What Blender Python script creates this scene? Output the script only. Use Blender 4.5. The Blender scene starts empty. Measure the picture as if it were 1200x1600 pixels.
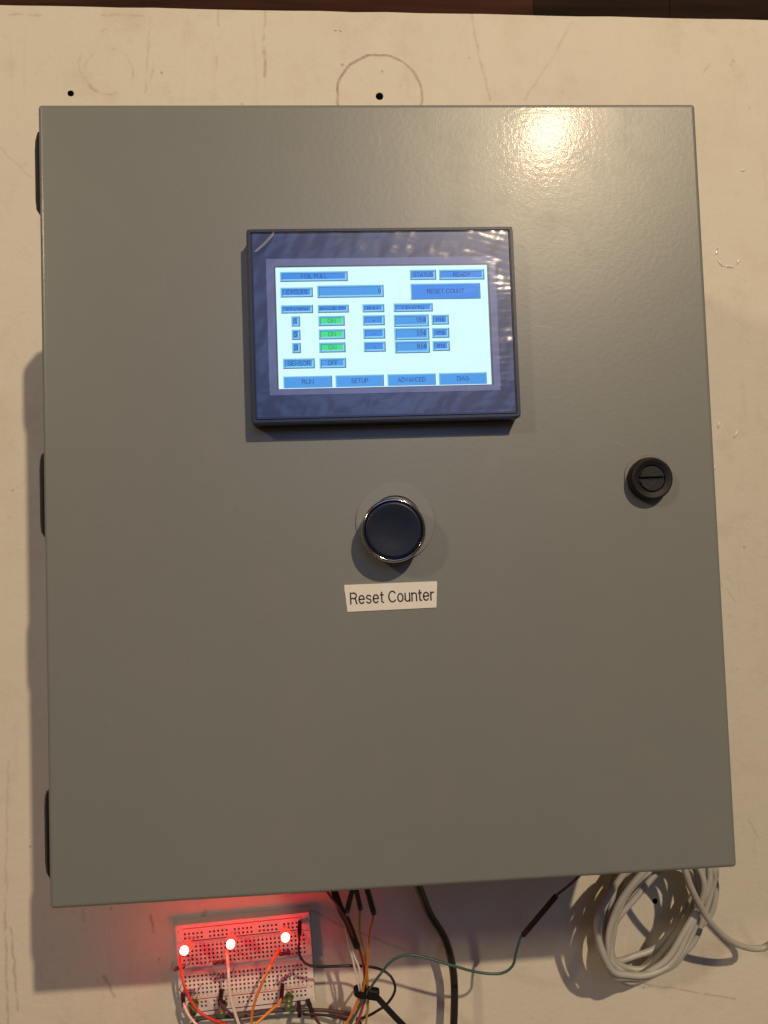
import bpy, bmesh, math, random
from mathutils import Vector, Matrix, noise as mnoise

random.seed(7)
S = bpy.context.scene
COL = S.collection
PI = math.pi

# ------------------------------------------------------------------ camera
# world: x right, z up, the wall board faces -y; the cabinet door front is the plane y = 0
F_PX = 1200.0                                   # focal length for a 1200 x 1600 picture
CAM_R = Matrix(((0.9977, -0.0351, 0.0576), (0.0323, 0.9983, 0.0481), (-0.0592, -0.0461, 0.9972)))
CAM_C = Vector((-0.0230, -0.3474, -0.0275))
def c2w(v): return Vector((v[0], -v[2], v[1]))
ax_r, ax_u, ax_b = (c2w(CAM_R[i]).normalized() for i in range(3))
ax_u = (ax_u - ax_r * ax_u.dot(ax_r)).normalized(); ax_b = ax_r.cross(ax_u)
cd = bpy.data.cameras.new('camera'); cam = bpy.data.objects.new('camera', cd); COL.objects.link(cam)
m = Matrix((ax_r, ax_u, ax_b)).transposed().to_4x4(); m.translation = CAM_C
cam.matrix_world = m
cd.sensor_fit = 'VERTICAL'; cd.sensor_height = 36; cd.lens = 36 * F_PX / 1600
cd.clip_start = 0.01; cd.clip_end = 50
S.camera = cam

# ------------------------------------------------------------------ light and exposure
W = bpy.data.worlds.new('World'); S.world = W; W.use_nodes = True
W.node_tree.nodes['Background'].inputs[0].default_value = (1.0, 0.64, 0.36, 1)
W.node_tree.nodes['Background'].inputs[1].default_value = 0.072
def bulb(name, loc, power, col, rad):
    l = bpy.data.lights.new(name, 'POINT'); l.energy = power; l.color = col; l.shadow_soft_size = rad
    o = bpy.data.objects.new(name, l); o.location = loc; COL.objects.link(o); return o
bulb('workshop_bulb', (0.562, -1.60, 1.050), 110, (1.0, 0.775, 0.505), 0.020)
bulb('workshop_bulb_far', (-1.40, -1.60, 0.92), 40, (1.0, 0.775, 0.53), 0.09)
l = bpy.data.lights.new('added_blue_fill', 'AREA'); l.energy = 2.6; l.color = (0.30, 0.50, 1.0)  # added unseen fill, gives door and panel bluish reflections like screen bloom
l.shape = 'DISK'; l.size = 0.62
o = bpy.data.objects.new('added_blue_fill', l); o.location = (0.10, -1.7, 0.52); COL.objects.link(o)
o.rotation_euler = (Vector((0.0, 0.0, 0.07)) - o.location).to_track_quat('-Z', 'Y').to_euler()
S.view_settings.view_transform = 'Standard'; S.view_settings.look = 'None'
S.view_settings.exposure = 0.0; S.view_settings.gamma = 1.0; S.view_settings.use_curve_mapping = False
S.render.engine = 'CYCLES'
S.cycles.use_denoising = True
S.cycles.sample_clamp_indirect = 4.0
S.cycles.max_bounces = 8
S.cycles.transparent_max_bounces = 12

WALL_Y = 0.1524
def at(u, v, d=0.0, y=None):
    """the world point that a picture position (1200x1600) shows at d metres in front of the wall board"""
    y = WALL_Y - d if y is None else y
    r = ax_r * ((u - 600) / F_PX) + ax_u * ((800 - v) / F_PX) - ax_b
    return CAM_C + r * ((y - CAM_C.y) / r.y)

# ------------------------------------------------------------------ materials
def srgb(r, g, b):
    f = lambda c: (c / 255 / 12.92) if c / 255 <= 0.04045 else ((c / 255 + 0.055) / 1.055) ** 2.4
    return (f(r), f(g), f(b))
def new_mat(name):
    mt = bpy.data.materials.new(name); mt.use_nodes = True
    nt = mt.node_tree; return mt, nt, nt.nodes['Principled BSDF']
def N(nt, t, **kw):
    n = nt.nodes.new(t)
    for k, v in kw.items(): setattr(n, k, v)
    return n
def plain(name, col, rough=0.5, metal=0.0, spec=0.5, var=0.12, scale=180, bump=0.0, bscale=900, coat=0.0, sss=0.0, trans=0.0):
    mt, nt, p = new_mat(name)
    tc = N(nt, 'ShaderNodeTexCoord')
    nz = N(nt, 'ShaderNodeTexNoise'); nz.inputs['Scale'].default_value = scale; nz.inputs['Detail'].default_value = 4
    nt.links.new(tc.outputs['Object'], nz.inputs['Vector'])
    mx = N(nt, 'ShaderNodeMix', data_type='RGBA')
    mx.inputs['A'].default_value = (*[c * (1 - var) for c in col], 1)
    mx.inputs['B'].default_value = (*[min(1, c * (1 + var)) for c in col], 1)
    nt.links.new(nz.outputs['Fac'], mx.inputs['Factor'])
    nt.links.new(mx.outputs['Result'], p.inputs['Base Color'])
    p.inputs['Roughness'].default_value = rough; p.inputs['Metallic'].default_value = metal
    p.inputs['Specular IOR Level'].default_value = spec; p.inputs['Coat Weight'].default_value = coat
    p.inputs['Coat Roughness'].default_value = 0.1
    p.inputs['Transmission Weight'].default_value = trans
    if bump:
        n2 = N(nt, 'ShaderNodeTexNoise'); n2.inputs['Scale'].default_value = bscale; n2.inputs['Detail'].default_value = 3
        nt.links.new(tc.outputs['Object'], n2.inputs['Vector'])
        b = N(nt, 'ShaderNodeBump'); b.inputs['Strength'].default_value = bump; b.inputs['Distance'].default_value = 0.0004
        nt.links.new(n2.outputs['Fac'], b.inputs['Height']); nt.links.new(b.outputs['Normal'], p.inputs['Normal'])
    return mt
def emit(name, col, k=1.0):
    mt, nt, p = new_mat(name)
    nt.nodes.remove(p); e = N(nt, 'ShaderNodeEmission')
    e.inputs[0].default_value = (*col, 1); e.inputs[1].default_value = k
    nt.links.new(e.outputs[0], nt.nodes['Material Output'].inputs['Surface'])
    return mt

# ------------------------------------------------------------------ object helpers
def tag(o, label=None, cat=None, group=None, kind=None):
    if label: o['label'] = label
    if cat: o['category'] = cat
    if group: o['group'] = group
    if kind: o['kind'] = kind
    return o
def empty(name, loc=(0, 0, 0)):
    o = bpy.data.objects.new(name, None); o.location = loc; o.empty_display_size = 0.01; COL.objects.link(o); return o
def obj(name, me, mats=None, parent=None, loc=None, smooth=False):
    if isinstance(me, bmesh.types.BMesh):
        bm = me; me = bpy.data.meshes.new(name); bm.to_mesh(me); bm.free()
    o = bpy.data.objects.new(name, me); COL.objects.link(o)
    if mats is not None and not len(me.materials):
        for mm in (mats if isinstance(mats, (list, tuple)) else [mats]): me.materials.append(mm)
    if smooth:
        for p in me.polygons: p.use_smooth = True
    if loc is not None: o.location = loc
    if parent is not None:
        o.parent = parent
        if loc is None: o.matrix_parent_inverse = parent_world(parent).inverted()
    return o
def parent_world(p):
    mw = p.matrix_basis.copy()
    return (parent_world(p.parent) @ p.matrix_parent_inverse @ mw) if p.parent else mw
def box_bm(x0, x1, y0, y1, z0, z1, bev=0.0, seg=2, edges=None):
    bm = bmesh.new()
    bmesh.ops.create_cube(bm, size=1)
    for v in bm.verts:
        v.co = Vector(((x0 + x1) / 2 + v.co.x * (x1 - x0), (y0 + y1) / 2 + v.co.y * (y1 - y0), (z0 + z1) / 2 + v.co.z * (z1 - z0)))
    if bev: bmesh.ops.bevel(bm, geom=[e for e in bm.edges if edges is None or edges(e)], offset=bev, segments=seg, profile=0.5, affect='EDGES')
    return bm
def lathe_bm(prof, n=48, origin=(0, 0, 0), axis=(0, -1, 0), cap0=False, cap1=True):
    """profile (radius, height along axis); the axis starts at origin"""
    ax = Vector(axis).normalized(); q = ax.orthogonal().normalized(); w = ax.cross(q); org = Vector(origin)
    bm = bmesh.new(); rings = []
    for r, h in prof:
        if r < 1e-7: rings.append([bm.verts.new(org + ax * h)])
        else: rings.append([bm.verts.new(org + ax * h + (q * math.cos(2 * PI * i / n) + w * math.sin(2 * PI * i / n)) * r) for i in range(n)])
    for a, b in zip(rings, rings[1:]):
        for i in range(n):
            j = (i + 1) % n
            vs = [a[i % len(a)], a[j % len(a)], b[j % len(b)], b[i % len(b)]]
            vs = list(dict.fromkeys(vs))
            if len(vs) > 2: bm.faces.new(vs)
    if cap0 and len(rings[0]) > 1: bm.faces.new(rings[0])
    if cap1 and len(rings[-1]) > 1: bm.faces.new(rings[-1])
    bmesh.ops.recalc_face_normals(bm, faces=bm.faces)
    return bm
def spline(pts, step=0.0025):
    P = [Vector(p) for p in pts]; P = [P[0] * 2 - P[1]] + P + [P[-1] * 2 - P[-2]]
    out = []
    for i in range(1, len(P) - 2):
        a, b, c, d = P[i - 1:i + 3]
        n = max(2, int((c - b).length / step))
        for k in range(n):
            t = k / n
            out.append(0.5 * ((2 * b) + (c - a) * t + (2 * a - 5 * b + 4 * c - d) * t * t + (3 * b - a - 3 * c + d) * t ** 3))
    out.append(P[-2]); return out
def tube_bm(pts, r, n=10, smooth=True, step=0.0025, flat=1.0):
    path = spline(pts, step) if smooth else [Vector(p) for p in pts]
    R_ = r if callable(r) else (lambda s: r)
    bm = bmesh.new(); rings = []
    tan = (path[1] - path[0]).normalized(); nr = tan.orthogonal().normalized()
    for i, p in enumerate(path):
        t2 = (path[min(i + 1, len(path) - 1)] - path[max(i - 1, 0)]).normalized()
        nr = (nr - t2 * nr.dot(t2)).normalized(); bn = t2.cross(nr)
        rr = R_(i / (len(path) - 1))
        rings.append([bm.verts.new(p + (nr * math.cos(2 * PI * k / n) + bn * math.sin(2 * PI * k / n) * flat) * rr) for k in range(n)])
    for a, b in zip(rings, rings[1:]):
        for k in range(n): bm.faces.new((a[k], a[(k + 1) % n], b[(k + 1) % n], b[k]))
    bm.faces.new(rings[0]); bm.faces.new(rings[-1])
    bmesh.ops.recalc_face_normals(bm, faces=bm.faces)
    return bm
def strap_bm(pts, w, th, nrm):
    """a flat strap along a path, broad side facing nrm"""
    path = spline(pts); nrm = Vector(nrm).normalized(); bm = bmesh.new(); rings = []
    for i, p in enumerate(path):
        t = (path[min(i + 1, len(path) - 1)] - path[max(i - 1, 0)]).normalized()
        s = t.cross(nrm).normalized(); k = s.cross(t)
        rings.append([bm.verts.new(p + s * a * w / 2 + k * b * th / 2) for a, b in ((-1, -1), (1, -1), (1, 1), (-1, 1))])
    for a, b in zip(rings, rings[1:]):
        for k in range(4): bm.faces.new((a[k], a[(k + 1) % 4], b[(k + 1) % 4], b[k]))
    bm.faces.new(rings[0]); bm.faces.new(rings[-1]); bmesh.ops.recalc_face_normals(bm, faces=bm.faces)
    return bm
def arc(cx, cy, rx, ry, a0, a1, n=14):
    return [(cx + rx * math.cos(math.radians(a0 + (a1 - a0) * i / n)), cy + ry * math.sin(math.radians(a0 + (a1 - a0) * i / n))) for i in range(n + 1)]
_bowl = lambda x, cy, rx, ry: [(0, cy + ry), (x, cy + ry)] + arc(x, cy, rx, ry, 90, -90, 10) + [(0, cy - ry)]
_S = lambda w, h: arc(w / 2, h * .735, w * .44, h * .265, 25, 180, 10)[:-1] + arc(w / 2 - w * .03, h * .735, w * .41, h * .21, 180, 255, 5) + arc(w / 2 + w * .03, h * .255, w * .44, h * .255, 75, 0, 6) + arc(w / 2, h * .265, w * .48, h * .265, 0, -155, 10)
_o = lambda w, h: [arc(w / 2, h / 2, w / 2, h / 2, 0, 360, 28)]
XH = 0.74
GLYPH = {'A': (.68, [[(0, 0), (.34, 1), (.68, 0)], [(.12, .34), (.56, .34)]]), 'B': (.60, [[(0, 0), (0, 1)], _bowl(.34, .76, .24, .24), _bowl(.34, .26, .26, .26)]),
    'C': (.68, [arc(.37, .5, .37, .5, 42, 318, 24)]), 'D': (.66, [[(0, 0), (0, 1)], _bowl(.28, .5, .38, .5)]),
    'E': (.56, [[(.56, 0), (0, 0), (0, 1), (.56, 1)], [(0, .52), (.5, .52)]]), 'F': (.54, [[(0, 0), (0, 1), (.54, 1)], [(0, .5), (.46, .5)]]),
    'G': (.72, [arc(.37, .5, .37, .5, 42, 322, 24) + [(.70, .24), (.70, .46), (.42, .46)]]), 'H': (.62, [[(0, 0), (0, 1)], [(.62, 0), (.62, 1)], [(0, .52), (.62, .52)]]),
    'I': (.02, [[(.01, 0), (.01, 1)]]), 'L': (.50, [[(0, 1), (0, 0), (.5, 0)]]), 'N': (.62, [[(0, 0), (0, 1), (.62, 0), (.62, 1)]]),
    'O': (.76, _o(.76, 1)), 'P': (.58, [[(0, 0), (0, 1)], _bowl(.32, .74, .26, .26)]), 'R': (.62, [[(0, 0), (0, 1)], _bowl(.34, .75, .25, .25), [(.34, .5), (.5, .42), (.55, .15), (.62, 0)]]),
    'S': (.62, [_S(.62, 1)]), 'T': (.62, [[(0, 1), (.62, 1)], [(.31, 1), (.31, 0)]]), 'U': (.62, [[(0, 1), (0, .3)] + arc(.31, .3, .31, .3, 180, 360, 14) + [(.62, 1)]]),
    'V': (.66, [[(0, 1), (.33, 0), (.66, 1)]]), 'Y': (.66, [[(0, 1), (.33, .45), (.66, 1)], [(.33, .45), (.33, 0)]]),
    '0': (.52, _o(.52, 1)), '1': (.30, [[(0, .76), (.14, .82), (.24, 1), (.24, 0)]]), '2': (.52, [arc(.26, .72, .26, .28, 170, -10, 12) + [(.42, .42), (.02, .04), (.02, 0), (.52, 0)]]),
    '3': (.52, [arc(.25, .75, .23, .25, 160, -80, 12), arc(.25, .27, .27, .27, 95, -165, 14)]), '5': (.52, [[(.48, 1), (.09, 1), (.03, .48)] + arc(.25, .32, .27, .32, 140, -160, 14)]),
    '8': (.52, [arc(.26, .76, .22, .24, 0, 360, 20), arc(.26, .26, .26, .26, 0, 360, 20)]),
    'r': (.30, [[(0, 0), (0, XH)], [(0, XH * .55)] + arc(.26, XH * .55, .26, XH * .43, 170, 82, 7)]), 'e': (.52, [[(.02, XH * .52), (.51, XH * .52)] + arc(.26, XH / 2, .26, XH / 2, 3, 318, 22)]),
    's': (.46, [_S(.46, XH)]), 't': (.26, [[(.11, .95), (.11, .16)] + arc(.24, .14, .13, .13, 180, 280, 6), [(0, XH - .03), (.26, XH - .03)]]),
    'o': (.52, _o(.52, XH)), 'u': (.46, [[(0, XH), (0, .22)] + arc(.22, .22, .22, .22, 180, 330, 10), [(.46, XH), (.46, 0)]]),
    'n': (.46, [[(0, 0), (0, XH)], arc(.24, XH - .23, .22, .23, 165, 0, 10) + [(.46, 0)]]), 'm': (.78, [[(0, 0), (0, XH)], arc(.20, XH - .2, .19, .2, 165, 0, 9) + [(.39, 0)], arc(.59, XH - .2, .19, .2, 165, 0, 9) + [(.78, 0)]]),
    '-': (.34, [[(0, .38), (.34, .38)]])}
for _d in '4679': GLYPH[_d] = (.5, [arc(.25, .5, .25, .5, 0, 360, 12)] if _d != '4' and _d != '7' else [[(0, 1), (.5, 1), (.2, 0)]] if _d == '7' else [[(.4, 0), (.4, 1), (0, .3), (.5, .3)]])
GLYPH['6'] = (.52, [arc(.26, .3, .26, .3, 0, 360, 16), arc(.46, .3, .46, .7, 180, 100, 8)]); GLYPH['9'] = (.52, [arc(.26, .7, .26, .3, 0, 360, 16), arc(.06, .7, .46, .7, 0, -80, 8)])
def text_mesh(body, cx, cz, w, h, y, name='lettering', rot=0.0, clip=None, stroke=0.125):
    """flat lettering drawn in even strokes in the x-z plane facing -y; width w, cap height h, centred on (cx, cz)"""
    x = 0; lines = []
    for ch in body:
        if ch == ' ': x += .34; continue
        gw, st_ = GLYPH[ch]
        for l in st_: lines.append([(x + a, b) for a, b in l])
        x += gw + .23
    W_ = x - .23; top = max(b for l in lines for a, b in l); low = min(b for l in lines for a, b in l)
    if top - low < .05: top, low = 1, 0
    sx = (w - h * stroke) / max(W_, .05); sy = (h - h * stroke); sw = h * stroke / 2
    cr, sr = math.cos(rot), math.sin(rot); bm = bmesh.new()
    for li, l in enumerate(lines):
        q = [Vector(((a - W_ / 2) * sx, (b - .5) * sy)) for a, b in l]
        closed = (q[0] - q[-1]).length < 1e-7
        if closed: q = q[:-1]
        n = len(q); L_, R_2 = [], []
        for i in range(n):
            a = q[i - 1] if (i or closed) else None; b = q[(i + 1) % n] if (i < n - 1 or closed) else None
            d1 = (q[i] - a).normalized() if a is not None else None; d2 = (b - q[i]).normalized() if b is not None else None
            d1 = d1 if d1 is not None else d2; d2 = d2 if d2 is not None else d1
            t = d1 + d2; t = t.normalized() if t.length > 1e-6 else d1
            k = 1 / max(.5, t.dot(d1)); nn = Vector((-t.y, t.x)) * sw * k
            e = Vector((0, 0))
            if not closed and i == 0: e = -d2 * sw * .9
            if not closed and i == n - 1: e = d1 * sw * .9
            L_.append(q[i] + nn + e); R_2.append(q[i] - nn + e)
        yy = y - li * 4e-6
        mk = lambda p: bm.verts.new((cx + p.x * cr - p.y * sr, yy, cz + p.x * sr + p.y * cr))
        lv, rv = [mk(p) for p in L_], [mk(p) for p in R_2]
        for i in range(n if closed else n - 1):
            j = (i + 1) % n; bm.faces.new((rv[i], rv[j], lv[j], lv[i]))
    if clip is not None:
        bmesh.ops.bisect_plane(bm, geom=bm.verts[:] + bm.edges[:] + bm.faces[:], plane_co=(0, 0, clip), plane_no=(0, 0, -1), clear_outer=True)
    me = bpy.data.meshes.new(name); bm.to_mesh(me); bm.free()
    return me

# ================================================================== the setting: wall board and the wood behind it
def seg_group():
    g = bpy.data.node_groups.new('scratch_segment', 'ShaderNodeTree')
    for nm, st in (('P', 'NodeSocketVector'), ('A', 'NodeSocketVector'), ('B', 'NodeSocketVector'), ('W', 'NodeSocketFloat'), ('K', 'NodeSocketFloat'), ('Prev', 'NodeSocketFloat')):
        g.interface.new_socket(nm, in_out='INPUT', socket_type=st)
    g.interface.new_socket('Mask', in_out='OUTPUT', socket_type='NodeSocketFloat')
    gi = g.nodes.new('NodeGroupInput'); go = g.nodes.new('NodeGroupOutput'); L = g.links.new
    def vm(op, a, b=None):
        n = g.nodes.new('ShaderNodeVectorMath'); n.operation = op; L(a, n.inputs[0])
        if b is not None: L(b, n.inputs[1])
        return n
    def mm(op, a, b=None, clamp=False):
        n = g.nodes.new('ShaderNodeMath'); n.operation = op; n.use_clamp = clamp; L(a, n.inputs[0])
        if b is not None: L(b, n.inputs[1])
        return n
    pa = vm('SUBTRACT', gi.outputs['P'], gi.outputs['A']); ba = vm('SUBTRACT', gi.outputs['B'], gi.outputs['A'])
    h = mm('DIVIDE', vm('DOT_PRODUCT', pa.outputs[0], ba.outputs[0]).outputs['Value'], vm('DOT_PRODUCT', ba.outputs[0], ba.outputs[0]).outputs['Value'], True)
    sc = g.nodes.new('ShaderNodeVectorMath'); sc.operation = 'SCALE'; L(ba.outputs[0], sc.inputs[0]); L(h.outputs[0], sc.inputs['Scale'])
    d = vm('LENGTH', vm('SUBTRACT', pa.outputs[0], sc.outputs[0]).outputs[0])
    q = mm('DIVIDE', d.outputs['Value'], gi.outputs['W'])
    one = g.nodes.new('ShaderNodeMath'); one.operation = 'SUBTRACT'; one.use_clamp = True; one.inputs[0].default_value = 1; L(q.outputs[0], one.inputs[1])
    k = mm('MULTIPLY', one.outputs[0], gi.outputs['K'])
    L(mm('MAXIMUM', k.outputs[0], gi.outputs['Prev']).outputs[0], go.inputs['Mask'])
    return g
SEG = seg_group()

def board_material():
    mt, nt, p = new_mat('old_cream_painted_board'); L = nt.links.new
    geo = N(nt, 'ShaderNodeNewGeometry')
    sep = N(nt, 'ShaderNodeSeparateXYZ'); L(geo.outputs['Position'], sep.inputs[0])
    flat = N(nt, 'ShaderNodeCombineXYZ'); L(sep.outputs['X'], flat.inputs['X']); L(sep.outputs['Z'], flat.inputs['Z'])
    def noise(scale, det=4, rough=0.55, src=flat.outputs[0], stretch=None):
        n = N(nt, 'ShaderNodeTexNoise'); n.inputs['Scale'].default_value = scale; n.inputs['Detail'].default_value = det; n.inputs['Roughness'].default_value = rough
        if stretch:
            mp = N(nt, 'ShaderNodeMapping'); mp.inputs['Scale'].default_value = stretch; L(src, mp.inputs[0]); src = mp.outputs[0]
        L(src, n.inputs['Vector']); return n
    def ramp(src, a, b):
        r = N(nt, 'ShaderNodeMapRange'); r.inputs['From Min'].default_value = a; r.inputs['From Max'].default_value = b; L(src, r.inputs['Value']); return r.outputs[0]
    def math_(op, a, b):
        n = N(nt, 'ShaderNodeMath'); n.operation = op
        for i, x in enumerate((a, b)):
            if isinstance(x, (int, float)): n.inputs[i].default_value = x
            else: L(x, n.inputs[i])
        return n.outputs[0]
    def mix(fac, a, b):
        n = N(nt, 'ShaderNodeMix', data_type='RGBA'); L(fac, n.inputs['Factor'])
        for s, x in (('A', a), ('B', b)):
            if isinstance(x, tuple): n.inputs[s].default_value = (*x, 1)
            else: L(x, n.inputs[s])
        return n.outputs['Result']
    base = (0.70, 0.66, 0.575)
    c = mix(noise(7, 5, 0.6).outputs['Fac'], (0.655, 0.615, 0.525), (0.735, 0.70, 0.615))
    c = mix(math_('MULTIPLY', ramp(noise(26, 6, 0.7).outputs['Fac'], 0.54, 0.78), 0.45), c, (0.50, 0.42, 0.32))
    c = mix(math_('MULTIPLY', ramp(noise(11, 7, 0.72).outputs['Fac'], 0.52, 0.72), 0.30), c, (0.56, 0.44, 0.33))
    c = mix(math_('MULTIPLY', ramp(noise(75, 6, 0.75).outputs['Fac'], 0.57, 0.75), 0.30), c, (0.45, 0.36, 0.26))
    c = mix(math_('MULTIPLY', ramp(noise(30, 5, 0.6, stretch=(6, 1, 0.4)).outputs['Fac'], 0.60, 0.80), 0.28), c, (0.48, 0.36, 0.25))
    # pores and specks
    vo = N(nt, 'ShaderNodeTexVoronoi'); vo.inputs['Scale'].default_value = 55; L(flat.outputs[0], vo.inputs['Vector'])
    sp = math_('MULTIPLY', ramp(vo.outputs['Distance'], 0.075, 0.035), ramp(noise(37, 2).outputs['Fac'], 0.52, 0.6))
    c = mix(math_('MULTIPLY', sp, 0.55), c, (0.20, 0.13, 0.08))
    # wobbling position for the drawn marks
    wn = noise(90, 3); wv = N(nt, 'ShaderNodeVectorMath'); wv.operation = 'SUBTRACT'; L(wn.outputs['Color'], wv.inputs[0]); wv.inputs[1].default_value = (0.5, 0.5, 0.5)
    ws = N(nt, 'ShaderNodeVectorMath'); ws.operation = 'SCALE'; ws.inputs['Scale'].default_value = 0.004; L(wv.outputs[0], ws.inputs[0])
    wp0 = N(nt, 'ShaderNodeVectorMath'); wp0.operation = 'ADD'; L(flat.outputs[0], wp0.inputs[0]); L(ws.outputs[0], wp0.inputs[1])
    wp1 = N(nt, 'ShaderNodeVectorMath'); wp1.operation = 'MULTIPLY'; wp1.inputs[1].default_value = (1, 0, 1); L(wp0.outputs[0], wp1.inputs[0]); wp = wp1.outputs[0]
    def marks(lst):
        prev = None
        for poly, w, k in lst:
            for a, b in zip(poly, poly[1:]):
                g = N(nt, 'ShaderNodeGroup'); g.node_tree = SEG; L(wp, g.inputs['P'])
                pa, pb = at(*a), at(*b)
                g.inputs['A'].default_value = (pa.x, 0, pa.z); g.inputs['B'].default_value = (pb.x, 0, pb.z)
                g.inputs['W'].default_value = w * 1.35; g.inputs['K'].default_value = k * 0.58
                if prev is not None: L(prev, g.inputs['Prev'])
                prev = g.outputs[0]
        return prev
    broken = ramp(noise(140, 4).outputs['Fac'], 0.33, 0.55)
    brown = marks([([(737, 22), (748, 85), (766, 155)], 0.0011, 0.55), ([(893, 35), (857, 100), (819, 156)], 0.0009, 0.38),
                   ([(413, 60), (415, 118)], 0.0013, 0.8), ([(414, 16), (413, 60)], 0.0011, 0.45), ([(233, 30), (231, 80), (227, 145)], 0.0010, 0.4),
                   ([(341, 12), (341, 40)], 0.0011, 0.5), ([(338, 88), (338, 110)], 0.0009, 0.4), ([(1140, 715), (1128, 690)], 0.004, 0.25),
                   ([(15, 23), (34, 23)], 0.0009, 0.5), ([(45, 24), (64, 23)], 0.0009, 0.5), ([(160, 23), (222, 24)], 0.0009, 0.45),
                   ([(1110, 100), (1100, 112)], 0.0009, 0.5), ([(1145, 95), (1142, 100)], 0.0014, 0.8)])
    c = mix(math_('MULTIPLY', brown, broken), c, (0.27, 0.15, 0.085))
    dark = marks([([(236, 1432), (239, 1446), (241, 1457)], 0.0010, 0.8), ([(162, 1525), (167, 1535), (180, 1557)], 0.0009, 0.7),
                  ([(8, 1425), (10, 1500), (13, 1600)], 0.0009, 0.55), ([(17, 1450), (22, 1510), (27, 1577)], 0.0009, 0.6),
                  ([(480, 1420), (533, 1446), (600, 1472), (634, 1487)], 0.0008, 0.6), ([(1008, 1537), (1080, 1549), (1149, 1561)], 0.0008, 0.55),
                  ([(128, 1422), (133, 1440)], 0.0008, 0.4), ([(0, 232), (50, 278)], 0.0007, 0.3), ([(13, 1190), (9, 1420)], 0.0009, 0.3),
                  ([(316, 1436), (321, 1424)], 0.0018, 0.6), ([(1170, 1280), (1185, 1310)], 0.0008, 0.3), ([(1120, 905), (1150, 940)], 0.0007, 0.3)])
    c = mix(math_('MULTIPLY', dark, ramp(noise(110, 3).outputs['Fac'], 0.28, 0.5)), c, (0.16, 0.11, 0.07))
    # the ring drawn round the drill hole and a faint older ring
    def ring(cu, cv, r, w):
        ctr = at(cu, cv); s = N(nt, 'ShaderNodeVectorMath'); s.operation = 'SUBTRACT'; L(wp, s.inputs[0]); s.inputs[1].default_value = (ctr.x, 0, ctr.z)
        ln = N(nt, 'ShaderNodeVectorMath'); ln.operation = 'LENGTH'; L(s.outputs[0], ln.inputs[0])
        return ramp(math_('ABSOLUTE', math_('SUBTRACT', ln.outputs['Value'], r), 0), w, w * 0.35)
    c = mix(math_('MULTIPLY', ring(593, 150, 0.0285, 0.00125), ramp(noise(60, 5, .7).outputs['Fac'], 0.22, 0.72)), c, (0.24, 0.145, 0.095))
    c = mix(math_('MULTIPLY', ring(593, 152, 0.0165, 0.002), math_('MULTIPLY', ramp(noise(120, 4).outputs['Fac'], 0.5, 0.7), 0.35)), c, (0.40, 0.30, 0.2))
    c = mix(math_('MULTIPLY', ring(170, 112, 0.0155, 0.0012), math_('MULTIPLY', ramp(noise(70, 4).outputs['Fac'], 0.45, 0.65), 0.45)), c, (0.42, 0.33, 0.22))
    c = mix(math_('MULTIPLY', ring(182, 98, 0.024, 0.0010), math_('MULTIPLY', ramp(noise(50, 4).outputs['Fac'], 0.52, 0.65), 0.45)), c, (0.42, 0.33, 0.22))
    L(c, p.inputs['Base Color'])
    rg = N(nt, 'ShaderNodeMapRange'); rg.inputs['To Min'].default_value = 0.42; rg.inputs['To Max'].default_value = 0.72; L(noise(40, 4).outputs['Fac'], rg.inputs['Value']); L(rg.outputs[0], p.inputs['Roughness'])
    p.inputs['Specular IOR Level'].default_value = 0.25
    b = N(nt, 'ShaderNodeBump'); b.inputs['Strength'].default_value = 0.35; b.inputs['Distance'].default_value = 0.0006
    L(math_('ADD', noise(420, 4).outputs['Fac'], math_('MULTIPLY', noise(60, 3).outputs['Fac'], 2.0)), b.inputs['Height'])
    L(b.outputs['Normal'], p.inputs['Normal'])
    return mt
M_BOARD = board_material()
M_HOLE = plain('dark_drill_hole', (0.02, 0.015, 0.012), 0.8)

HOLES = [(593, 150.5, 0.0026), (110.5, 146, 0.0021), (1023.5, 1408, 0.0018)]
def build_board():
    tl, tr = at(0, 8), at(1200, 31)
    sl = (tr.z - tl.z) / (tr.x - tl.x)
    x0, x1, zb = -0.42, 0.46, -0.52
    zt = lambda x: tl.z + sl * (x - tl.x)
    bm = bmesh.new()
    outer = [(x0, zb), (x1, zb)] + [(x1 + (x0 - x1) * i / 40, zt(x1 + (x0 - x1) * i / 40) + random.uniform(-.0003, .0003)) for i in range(41)]
    ov = [bm.verts.new((x, WALL_Y, z)) for x, z in outer]
    edges = [bm.edges.new((ov[i], ov[(i + 1) % len(ov)])) for i in range(len(ov))]
    loops = []
    for u, v, r in HOLES:
        c = at(u, v); n = 18
        lv = [bm.verts.new((c.x + r * math.cos(2 * PI * i / n) * random.uniform(.96, 1.04), WALL_Y, c.z + r * math.sin(2 * PI * i / n) * random.uniform(.96, 1.04))) for i in range(n)]
        edges += [bm.edges.new((lv[i], lv[(i + 1) % n])) for i in range(n)]; loops.append(lv)
    bmesh.ops.triangle_fill(bm, edges=edges, use_beauty=True, use_dissolve=False, normal=(0, -1, 0))
    for lv in loops:                                          # the bores
        n = len(lv); bk = [bm.verts.new(v.co + Vector((0, 0.014, 0))) for v in lv]
        for i in range(n): f = bm.faces.new((lv[i], bk[i], bk[(i + 1) % n], lv[(i + 1) % n])); f.material_index = 1
        f = bm.faces.new(bk); f.material_index = 1
    ob = [bm.verts.new(v.co + Vector((0, 0.019, 0))) for v in ov]
    for i in range(len(ov)): bm.faces.new((ov[i], ob[i], ob[(i + 1) % len(ov)], ov[(i + 1) % len(ov)]))
    bm.faces.new(ob)
    o = obj('mounting_board', bm, [M_BOARD, M_HOLE])
    return tag(o, kind='structure')
BOARD = build_board()
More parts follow.
